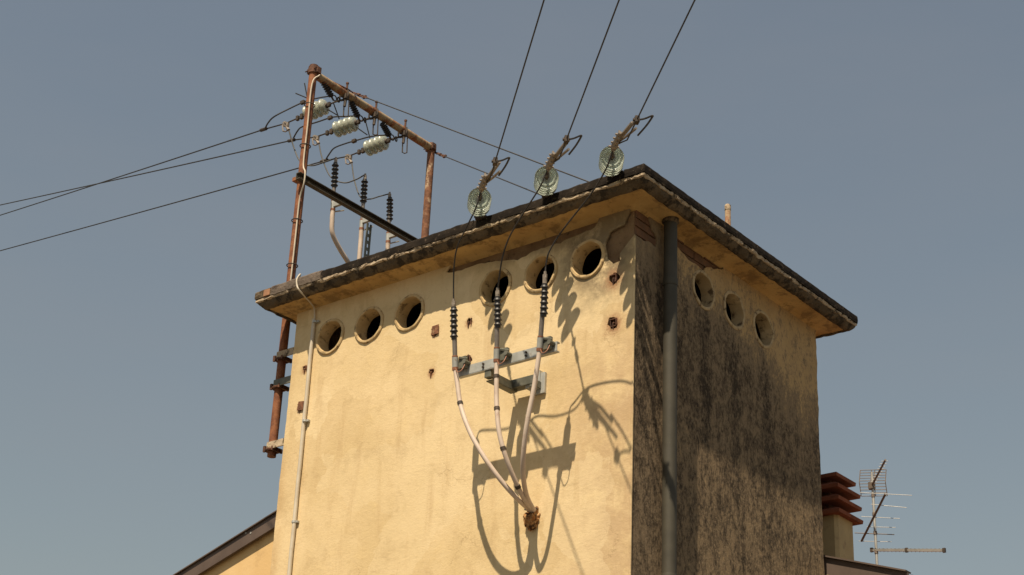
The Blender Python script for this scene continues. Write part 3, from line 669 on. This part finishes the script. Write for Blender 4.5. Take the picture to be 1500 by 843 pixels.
YT = -.425
WC = [
    dict(p=[(664.5, 441), (664.8, 454), (665, 492), (667, 541)], cab=[(667, 541, YT), (670, 562, YT), (675, 595, YT), (688, 632, -.43), (708, 668, -.40), (733, 703, -.33), (757, 730, -.22), (777, 748, -.05)], b=(.28,), w='at the free end of the wall cross arm', k='first'),
    dict(p=[(729, 425), (728.8, 439), (729.5, 475), (727.5, 529)], cab=[(727.5, 529, YT), (727.3, 555, YT), (727.5, 590, YT), (731, 632, -.43), (741, 670, -.39), (757, 710, -.28), (769, 733, -.17), (780, 748, -.05)], b=(.14, .33, .53, .74), w='in the middle of the wall cross arm', k='second'),
    dict(p=[(798.5, 401), (797.8, 420), (796.8, 458), (790.5, 513)], cab=[(790.5, 513, YT), (787, 538, YT), (781, 575, YT), (773, 615, -.43), (768, 652, -.40), (766, 690, -.33), (771, 725, -.19), (782, 748, -.05)], b=(), w='at the bracketed end of the wall cross arm', k='third'),
]
TOPS = []
for q in WC:
    a, s0, s1, b = (onY(*u, yy) for u, yy in zip(q['p'], (-.505, -.493, -.465, YT))); TOPS.append(a)
    tt = termination('black shedded cable end %s' % q['w'], 'cable ends on the front wall', a, s0, s1, b, 6, .030, [onY(*u) for u in q['cab']], .0172, q['b'])
    mb = MB(); mb.box(b + V(.05, .022, .045), (.07, .03, .09)); mb.tube([b + V(.085, -.01, .04), b + V(.085, .05, .04)], .018, 8); mb.tube([b + V(.03, 0, .08), b + V(.09, .02, .065)], .012, 6); mb.build('saddle_clamp', 'greysteel', tt)
    mb = MB(); mb.tube(curve([b + V(.02, -.02, -.005), b + V(.05, -.03, -.045), b + V(.08, -.02, -.03), b + V(.09, .0, .02)], 6), .0035, 5); mb.build('earth_wire', 'copper', tt)
# foam lump where the cables enter the wall
e = onY(781, 756, -.01); mb = MB(); bm = bmesh.new(); bmesh.ops.create_icosphere(bm, subdivisions=4, radius=1)
vs = []
for v in bm.verts:
    p = v.co; r = 1 + .45 * noise.noise(p * 1.8) + .25 * noise.noise(p * 4.5)
    vs.append(e + V(p.x * .058 * r, p.y * .055 * r, p.z * .075 * r - .02))
mb.add(vs, [tuple(x.index for x in f.verts) for f in bm.faces]); bm.free()
fo = mb.build('cable_seal', 'foam', None, True); tag(fo, 'lumpy rust brown sealant where three cables enter the front wall', 'sealant')
mb = MB()
for k in range(3): mb.tube([e + V(-.02 + .015 * k, -.03, .05), e + V(.0, .02, -.01)], .022, 10)
mb.ring(e + V(0, -.028, .045), V(.2, -.5, 1), .043, .006, 18); mb.build('binding', 'iron', fo, True)

# ------------------------------------------------------------------ roof edge insulators and the near line
WD = V(1.08, -1.0, -.03).normalized()
NI = [dict(c=(702, 297), w=((719, 258), (797, 0)), top=[(664.4, 412, -.55), (665.5, 388, -.60), (670, 362, -.66), (687, 326, -.74), (697, 305, -.775)], n='nearest the tall rusty pole', o='first'),
      dict(c=(800, 266), w=((824, 220), (907, 0)), top=[(732, 402, -.54), (736, 378, -.58), (746, 348, -.63), (767, 312, -.71), (790, 276, -.765)], n='in the middle of the row', o='second'),
      dict(c=(895.5, 237), w=((929, 184), (1018, 0)), top=[(800.5, 384, -.51), (806, 366, -.53), (826, 335, -.55), (866, 284, -.64), (888, 247, -.74)], n='nearest the roof corner', o='third')]
for i, q in enumerate(NI):
    c = onY(*q['c'], -.43); pitch = .082; nd = 4
    hook = onY(q['c'][0] + 3.0, q['c'][1] - 19, -.78); SD = (hook - c).normalized()
    S = c - SD * (pitch * nd / 2)
    an = V(S.x - SD.x * .06, -OV + .0, ZT - .012)
    t = thing('glass_insulator', an, 'clear green glass disc insulator at the roof edge, %s' % q['n'], 'insulator', 'insulators at the roof edge')
    mb = MB(); mb.box(an + V(0, -.002, .008), (.045, .04, .035)); mb.box(an + V(.03, -.0, -.005), (.10, .03, .016)); link(mb, an + V(0, -.02, .0), S, .018, .008); mb.box(S - SD * .03, (.04, .04, .045)); mb.build('edge_bracket', 'iron', t)
    E_ = string(t, S, SD, nd, pitch, .088, 'glass')
    up = V(0, 0, 1); sd = up.cross(WD).normalized(); FR = (WD, up.cross(WD).normalized(), up)
    nrm = ray(*q['w'][0]).cross(ray(*q['w'][1])).normalized()
    dW = (WD - nrm * WD.dot(nrm)).normalized()
    w0p = hook + WD * .16; w0p = w0p - nrm * (w0p - CAM).dot(nrm)
    mb = MB(); mb.tube([E_ - SD * .03, hook], .0065, 8); mb.box(E_ + SD * .05, (.03, .022, .03)); mb.tube([E_ + SD * .10, E_ + SD * .15], .012, 8); mb.build('extension_link', 'iron', t)
    mb = MB(); mb.tube([hook - WD * .02, hook + WD * .0, hook + WD * .05, hook + WD * .12, hook + WD * .20, hook + WD * .23], .02, 10, True, [.012, .021, .025, .020, .016, .010])
    for u_, w_ in ((.015, .036), (.075, .032), (.135, .030), (.19, .026)): mb.tube([hook + WD * u_ - sd * w_ + up * .006, hook + WD * u_ + sd * w_ + up * .006], .0085, 6); mb.tube([hook + WD * u_ + up * -.030, hook + WD * u_ + up * .036], .0070, 6)
    mb.build('dead_end_clamp', 'alum', t)
    mb = MB()
    for k, (a_, b_, l_) in enumerate(((.00, .015, .30), (.02, .01, .37), (.035, -.01, .27))):
        q0 = hook + WD * .04 + up * .01; mb.tube([q0, q0 + WD * l_ * .5 - sd * -(a_ + .02), q0 + WD * l_ + sd * (a_ + .055) + up * b_], .0095, 6)
    mb.build('clamp_tail', 'alum', t)
    mb = MB(); mb.tube(curve([S + V(.06, .02, .02), S + V(.09, -.01, -.02), S + V(.085, -.02, -.05), S + V(.07, -.02, -.09)], 4), .010, 6); mb.box(S + V(.075, 0, -.01), (.03, .02, .07)); mb.build('arcing_horn', 'iron', t)
    # the wire overhead; its distance comes from where it leaves the clamp and its heading
    w = thing('line_wire', hook, 'dark overhead wire rising from the roof edge insulator %s' % q['n'], 'wire', 'wires above the roof edge')
    mb = MB(); mb.tube([hook + WD * .05, w0p + dW * .02] + [w0p + dW * s for s in (.3, 1, 2, 4, 7, 11, 16, 24)], .0050, 6); mb.build('conductor', 'wire', w, True)
    # parallel clamp with the bent tail of the wire
    pc = w0p + dW * .30; tl = [pc, pc + dW * .03 + sd * .045, pc + dW * .08 + sd * .085, pc + dW * .05 + sd * .088, pc - dW * .06 + sd * .078, pc - dW * .20 + sd * .055]
    mb = MB(); mb.box(pc, (.05, .03, .045), (dW, sd, up)); mb.tube([pc - sd * .025, pc + sd * .02], .012, 6); mb.build('parallel_clamp', 'iron', w)
    mb = MB(); mb.tube(curve(tl, 5), .0068, 6); mb.build('tail', 'wire', w, True)
    # connection down to the wall termination
    k = q['top']
    Lp = curve([TOPS[i]] + [onY(*u) for u in k] + [hook], 7)
    t4 = thing('connecting_lead', Lp[0], 'dark lead dropping to the wall from the glass insulator %s' % q['n'], 'wire', 'leads in front of the cornice')
    mb = MB(); mb.tube(Lp, .0056, 6); mb.build('conductor', 'wire', t4, True)

# ------------------------------------------------------------------ stay wires over the roof
for k, (s_, pe, lab) in enumerate((((517, 136), (900, 281), 'thin stay wire from the rusty beam to the roof corner'), ((638, 224), (820, 297), 'chained stay wire from the rear pole top to the roof edge'))):
    a = onX(*s_, XP); b = onZ(*pe, ZT + .005); dd = (b - a).normalized()
    t = thing('stay_wire', b, lab, 'wire', 'stay wires above the roof')
    l0 = .25 if k == 0 else .42
    mb = MB(); mb.tube([a + dd * l0, a.lerp(b, .4), a.lerp(b, .7), b], .0055, 6); mb.build('wire', 'wire', t, True)
    mb = MB(); s0 = 0.; j = 0
    while s0 < l0:
        link(mb, a + dd * s0, a + dd * (s0 + .055), .011 if j % 2 else .006, .0055); s0 += .062; j += 1
    mb.box(a + dd * l0, (.04, .022, .022)); mb.tube([a + dd * (l0 * .45), a + dd * (l0 * .6)], .016, 8); mb.build('chain', 'dark_rust', t)
    if k == 0:
        mb = MB(); mb.tube([V(XP - .02, PY0 + .06, ZB + .03), V(XP + .035, a.y - .12, ZB + .035), a], .007, 6); mb.build('lashing', 'dark_rust', t)
    mb = MB(); mb.ring(b + V(0, 0, .03), V(1, 0, 0), .03, .007); mb.box(b + V(0, 0, -.005), (.07, .07, .02)); mb.build('anchor_eye', 'iron', t)

# ------------------------------------------------------------------ white cable and conduit
cn = thing('white_conduit', onY(441, 690, -.02), 'thin white conduit down the front wall continuing as a cable up the pole', 'conduit')
px = PR + .011
def pole_pt(z): return V(XP + px * .80, PY0 - px * .72, z)
P = [V(XP + .02, PY0 + .02, ZB - .03) + V(.05, 0, .0), pole_pt(ZT + 2.25), pole_pt(ZT + 1.8), pole_pt(ZT + 1.42), V(XP + .10, PY0 - .06, ZT + 1.30), V(XP + .10, PY0 - .06, ZT + 1.18), pole_pt(ZT + 1.05), pole_pt(ZT + .7), pole_pt(ZT + .3), pole_pt(ZT + .10)]
P += [onY(436, 412, -.10), onY(440, 402, -OV + .04), onY(435, 409, -OV - .012), onY(435, 418, -OV - .016), onY(438, 425, -OV - .008), onZ(447, 435, ZT - .155), onZ(456, 445, ZT - .166), onY(460.5, 453, -.02), onY(461, 470, -.02)]
mb = MB(); mb.tube(curve(P, 6), .0070, 8); mb.build('cable', 'white_pvc', cn, True)
t0 = onY(460, 468, -.021); b0 = onY(424, 838, -.021); xm = (t0.x + b0.x) / 2
mb = MB(); mb.tube([V(t0.x + (b0.x - t0.x) * k / 12 + .002 * math.sin(k * 2.1), -.021, t0.z + (b0.z - t0.z) * k / 12) for k in range(13)] + [V(b0.x, -.021, .1)], .0165, 12); pip = mb.build('conduit', 'white_pvc', cn, True)
for q in ((462, 472), (447, 617), (431, 765)):
    c = onY(*q, -.021); mb = MB(); mb.tube([V(c.x, -.021, c.z - .009), V(c.x, -.021, c.z + .009)], .0215, 12); mb.box((c.x + .02, -.012, c.z), (.035, .024, .016)); mb.build('clip', 'galv', cn)
for z in (2.05, 1.62, .86, .42):
    mb = MB(); mb.ring(V(XP + .006, PY0 - .006, ZT + z), V(0, 0, 1), PR + .011, .005, 18); mb.build('cable_tie', 'iron', cn)

# ------------------------------------------------------------------ the house behind
HY = 2.72; RX, RZ = -5.47, ZT - .395; SL = .314; HX0, HX1 = -11.6, .66
ho = thing('house', (-5.5, HY + 4, 0), 'cream gabled house with brown metal verge behind the tower', 'house')
def rz(x): return RZ - SL * abs(x - RX)
mb = MB(); gp = [(HX0 + .3, 0), (HX1 - .3, 0), (HX1 - .3, rz(HX1 - .3) - .1), (RX, RZ - .1), (HX0 + .3, rz(HX0 + .3) - .1)]
sheet(mb, [gp], lambda q, t: V(q[0], HY + .06 + t, q[1]), 0, 8); mb.build('wall', 'house', ho)
rf = None
for sgn, xe in ((-1, HX0), (1, HX1)):
    mb = MB(); vs = []
    for y in (HY + .03, HY + 8.3):
        for (x, dz) in ((RX, -.02), (xe, -.02), (xe, -.10), (RX, -.10)): vs.append(V(x, y, rz(x) + dz))
    mb.add(vs, [(0, 1, 2, 3), (7, 6, 5, 4), (0, 4, 5, 1), (1, 5, 6, 2), (2, 6, 7, 3), (3, 7, 4, 0)]); mb.build('roof', 'roof_tile', ho)
    mb = MB(); vs = []
    for y in (HY, HY + .028):
        for (x, dz) in ((RX, .01), (xe, .01), (xe, -.125), (RX, -.125)): vs.append(V(x, y, rz(x) + dz))
    mb.add(vs, [(0, 1, 2, 3), (7, 6, 5, 4), (0, 4, 5, 1), (1, 5, 6, 2), (2, 6, 7, 3), (3, 7, 4, 0)]); vb = mb.build('verge_board', 'verge', ho)
    mb = MB(); mb.bar(V(RX, HY + .02, rz(RX) + .018), V(xe, HY + .02, rz(xe) + .018), .09, .012); mb.build('verge_cap', 'verge', vb)
    mb = MB(); mb.tube([V(xe + sgn * .03, HY - .01, rz(xe) - .07), V(xe + sgn * .03, HY + 8.3, rz(xe) - .07)], .055, 12); mb.build('gutter', 'verge', ho, True)
    mb = MB(); mb.bar(V(RX, HY + .012, rz(RX) - .135), V(xe, HY + .012, rz(xe) - .135), .03, .014); mb.build('verge_trim', 'stack' if sgn > 0 else 'verge', vb)
for q in ((360, 781), (367, 781)):
    c = onY(*q, HY - .004); mb = MB(); mb.tube([c, c + V(0, .02, 0)], .011, 8); mb.build('verge_screw', 'galv', ho)
# chimney
ch = onY(1227, 790, 3.3); cw, cd = .46, .30
mb = MB(); zb_ = rz(ch.x) - .3; zt_ = onY(1227, 757, 3.3).z + .03
mb.box((ch.x - cw / 2, 3.3 + cd / 2, (zb_ + zt_) / 2), (cw, cd, zt_ - zb_)); cs = mb.build('chimney', 'stack', ho)
tiers = [(1229, 746, .055), (1228, 727, .050), (1227, 709, .045), (1225, 693, .020)]
cxx, cyy = ch.x - cw / 2, 3.3 + cd / 2
mb = MB(); mb.box((cxx, cyy, zt_ + .18), (cw * .62, cd * .62, .36)); mb.build('flue_core', 'dark_rust', cs)
for k, (px_, py_, ov) in enumerate(tiers):
    z = onY(px_, py_, 3.3 - ov).z - .02; mb = MB(); vs = []
    h = .072 if k < 3 else .085; f_ = .66 if k < 3 else .18
    for (e_, zz) in ((0, 0), (.004, .03), (None, h)):
        hx, hy = (cw / 2 + ov + (e_ or 0), cd / 2 + ov + (e_ or 0)) if e_ is not None else ((cw / 2 + ov) * (f_ + .1), (cd / 2 + ov) * f_)
        vs += [V(cxx - hx, cyy - hy, z + zz), V(cxx + hx, cyy - hy, z + zz), V(cxx + hx, cyy + hy, z + zz), V(cxx - hx, cyy + hy, z + zz)]
    fs = [(3, 2, 1, 0), (8, 9, 10, 11)]
    for r_ in range(2):
        for j in range(4): fs.append((r_ * 4 + j, r_ * 4 + (j + 1) % 4, r_ * 4 + 4 + (j + 1) % 4, r_ * 4 + 4 + j))
    mb.add(vs, fs); mb.build('cap_tile', 'terracotta', cs)

# ------------------------------------------------------------------ television antenna on the house
AY = 4.1
def ap(x, y, dy=0.): return onY(x, y, AY + dy)
mbase = ap(1285.5, 835); mtop = ap(1277.5, 700); mbase = V(mbase.x, AY, rz(mbase.x) - .02)
an = thing('tv_antenna', mbase, 'thin television antenna mast with grid reflector and booms beside the terracotta chimney', 'antenna')
mb = MB(); mb.tube([mbase, mtop, mtop + V(0, 0, .05)], .0125, 10); mast = mb.build('mast', 'antenna', an, True)
for k in range(4): c = mbase.lerp(mtop, .35 + .16 * k); mb = MB(); mb.tube([c, c + (mtop - mbase).normalized() * .03], .017, 8); mb.build('mast_clamp', 'ant_dark', mast)
# grid reflector
mb = MB(); g0 = ap(1258, 688); gx = V(.29, -.04, .0); 
gl = ap(1258, 688); gr = ap(1296, 687); gb = ap(1259.5, 726); ex = gr - gl; ez = gb - gl
for k in range(10): mb.tube([gl + ez * k / 9 + V(0, .006 * abs(k - 4.5), 0), gl + ez * k / 9 + ex + V(0, .006 * abs(k - 4.5), 0)], .0032, 5)
for k in (0, .44, .56, 1): mb.tube([gl + ex * k + ez * j / 8 + V(0, .006 * abs(j * 9 / 8 - 4.5), 0) for j in range(9)], .0038, 5)
mb.build('grid_reflector', 'ant_dark', an)
b0_ = ap(1277, 712); b1_ = ap(1297, 674, -.35)
mb = MB(); mb.tube([b0_, b1_], .009, 8); mb.box(b0_, (.05, .05, .06)); bo = mb.build('boom', 'ant_dark', an)
for k in range(9):
    c = b0_.lerp(b1_, .15 + .1 * k); mb = MB(); mb.tube([c - ex * .12, c + ex * .12], .0028, 5); mb.build('element', 'antenna', bo)
b0_ = ap(1262, 793, .12); b1_ = ap(1297, 724, -.25)
mb = MB(); mb.tube([b0_, b1_], .010, 8); bo = mb.build('boom', 'ant_dark', an)
for (xa, ya, xb, yb) in ((1260, 722, 1336, 726), (1276, 739, 1328, 744), (1262, 757, 1318, 760), (1270, 772, 1312, 773), (1252, 781, 1310, 783.5), (1258, 793, 1306, 794)):
    tt_ = (ya - 793) / (724 - 793); dyy = .12 + (-.37) * max(0, min(1, tt_)); mb = MB(); mb.tube([ap(xa, ya, dyy), ap(xb, yb, dyy)], 0.0026 if ya != 781 else .004, 5); mb.build('element', 'antenna' if ya != 781 else 'ant_dark', bo)
b0_ = ap(1277, 806); b1_ = ap(1383, 806.5, -.1)
mb = MB(); mb.bar(b0_, b1_, .016, .022); bo = mb.build('boom', 'antenna', an)
mb = MB(); dd = (b1_ - b0_); 
for k in range(17):
    c = b0_ + dd * (.06 + k * .055); mb = MB(); l_ = .022; mb.tube([c + V(.1, -.5, .7) * l_, c - V(.1, -.5, .7) * l_], .0022, 5); mb.build('element', 'antenna', bo)
for k in (0, .49, 1): mb = MB(); mb.box(b0_ + dd * k, (.025, .025, .036)); mb.build('boom_plug', 'iron', bo)
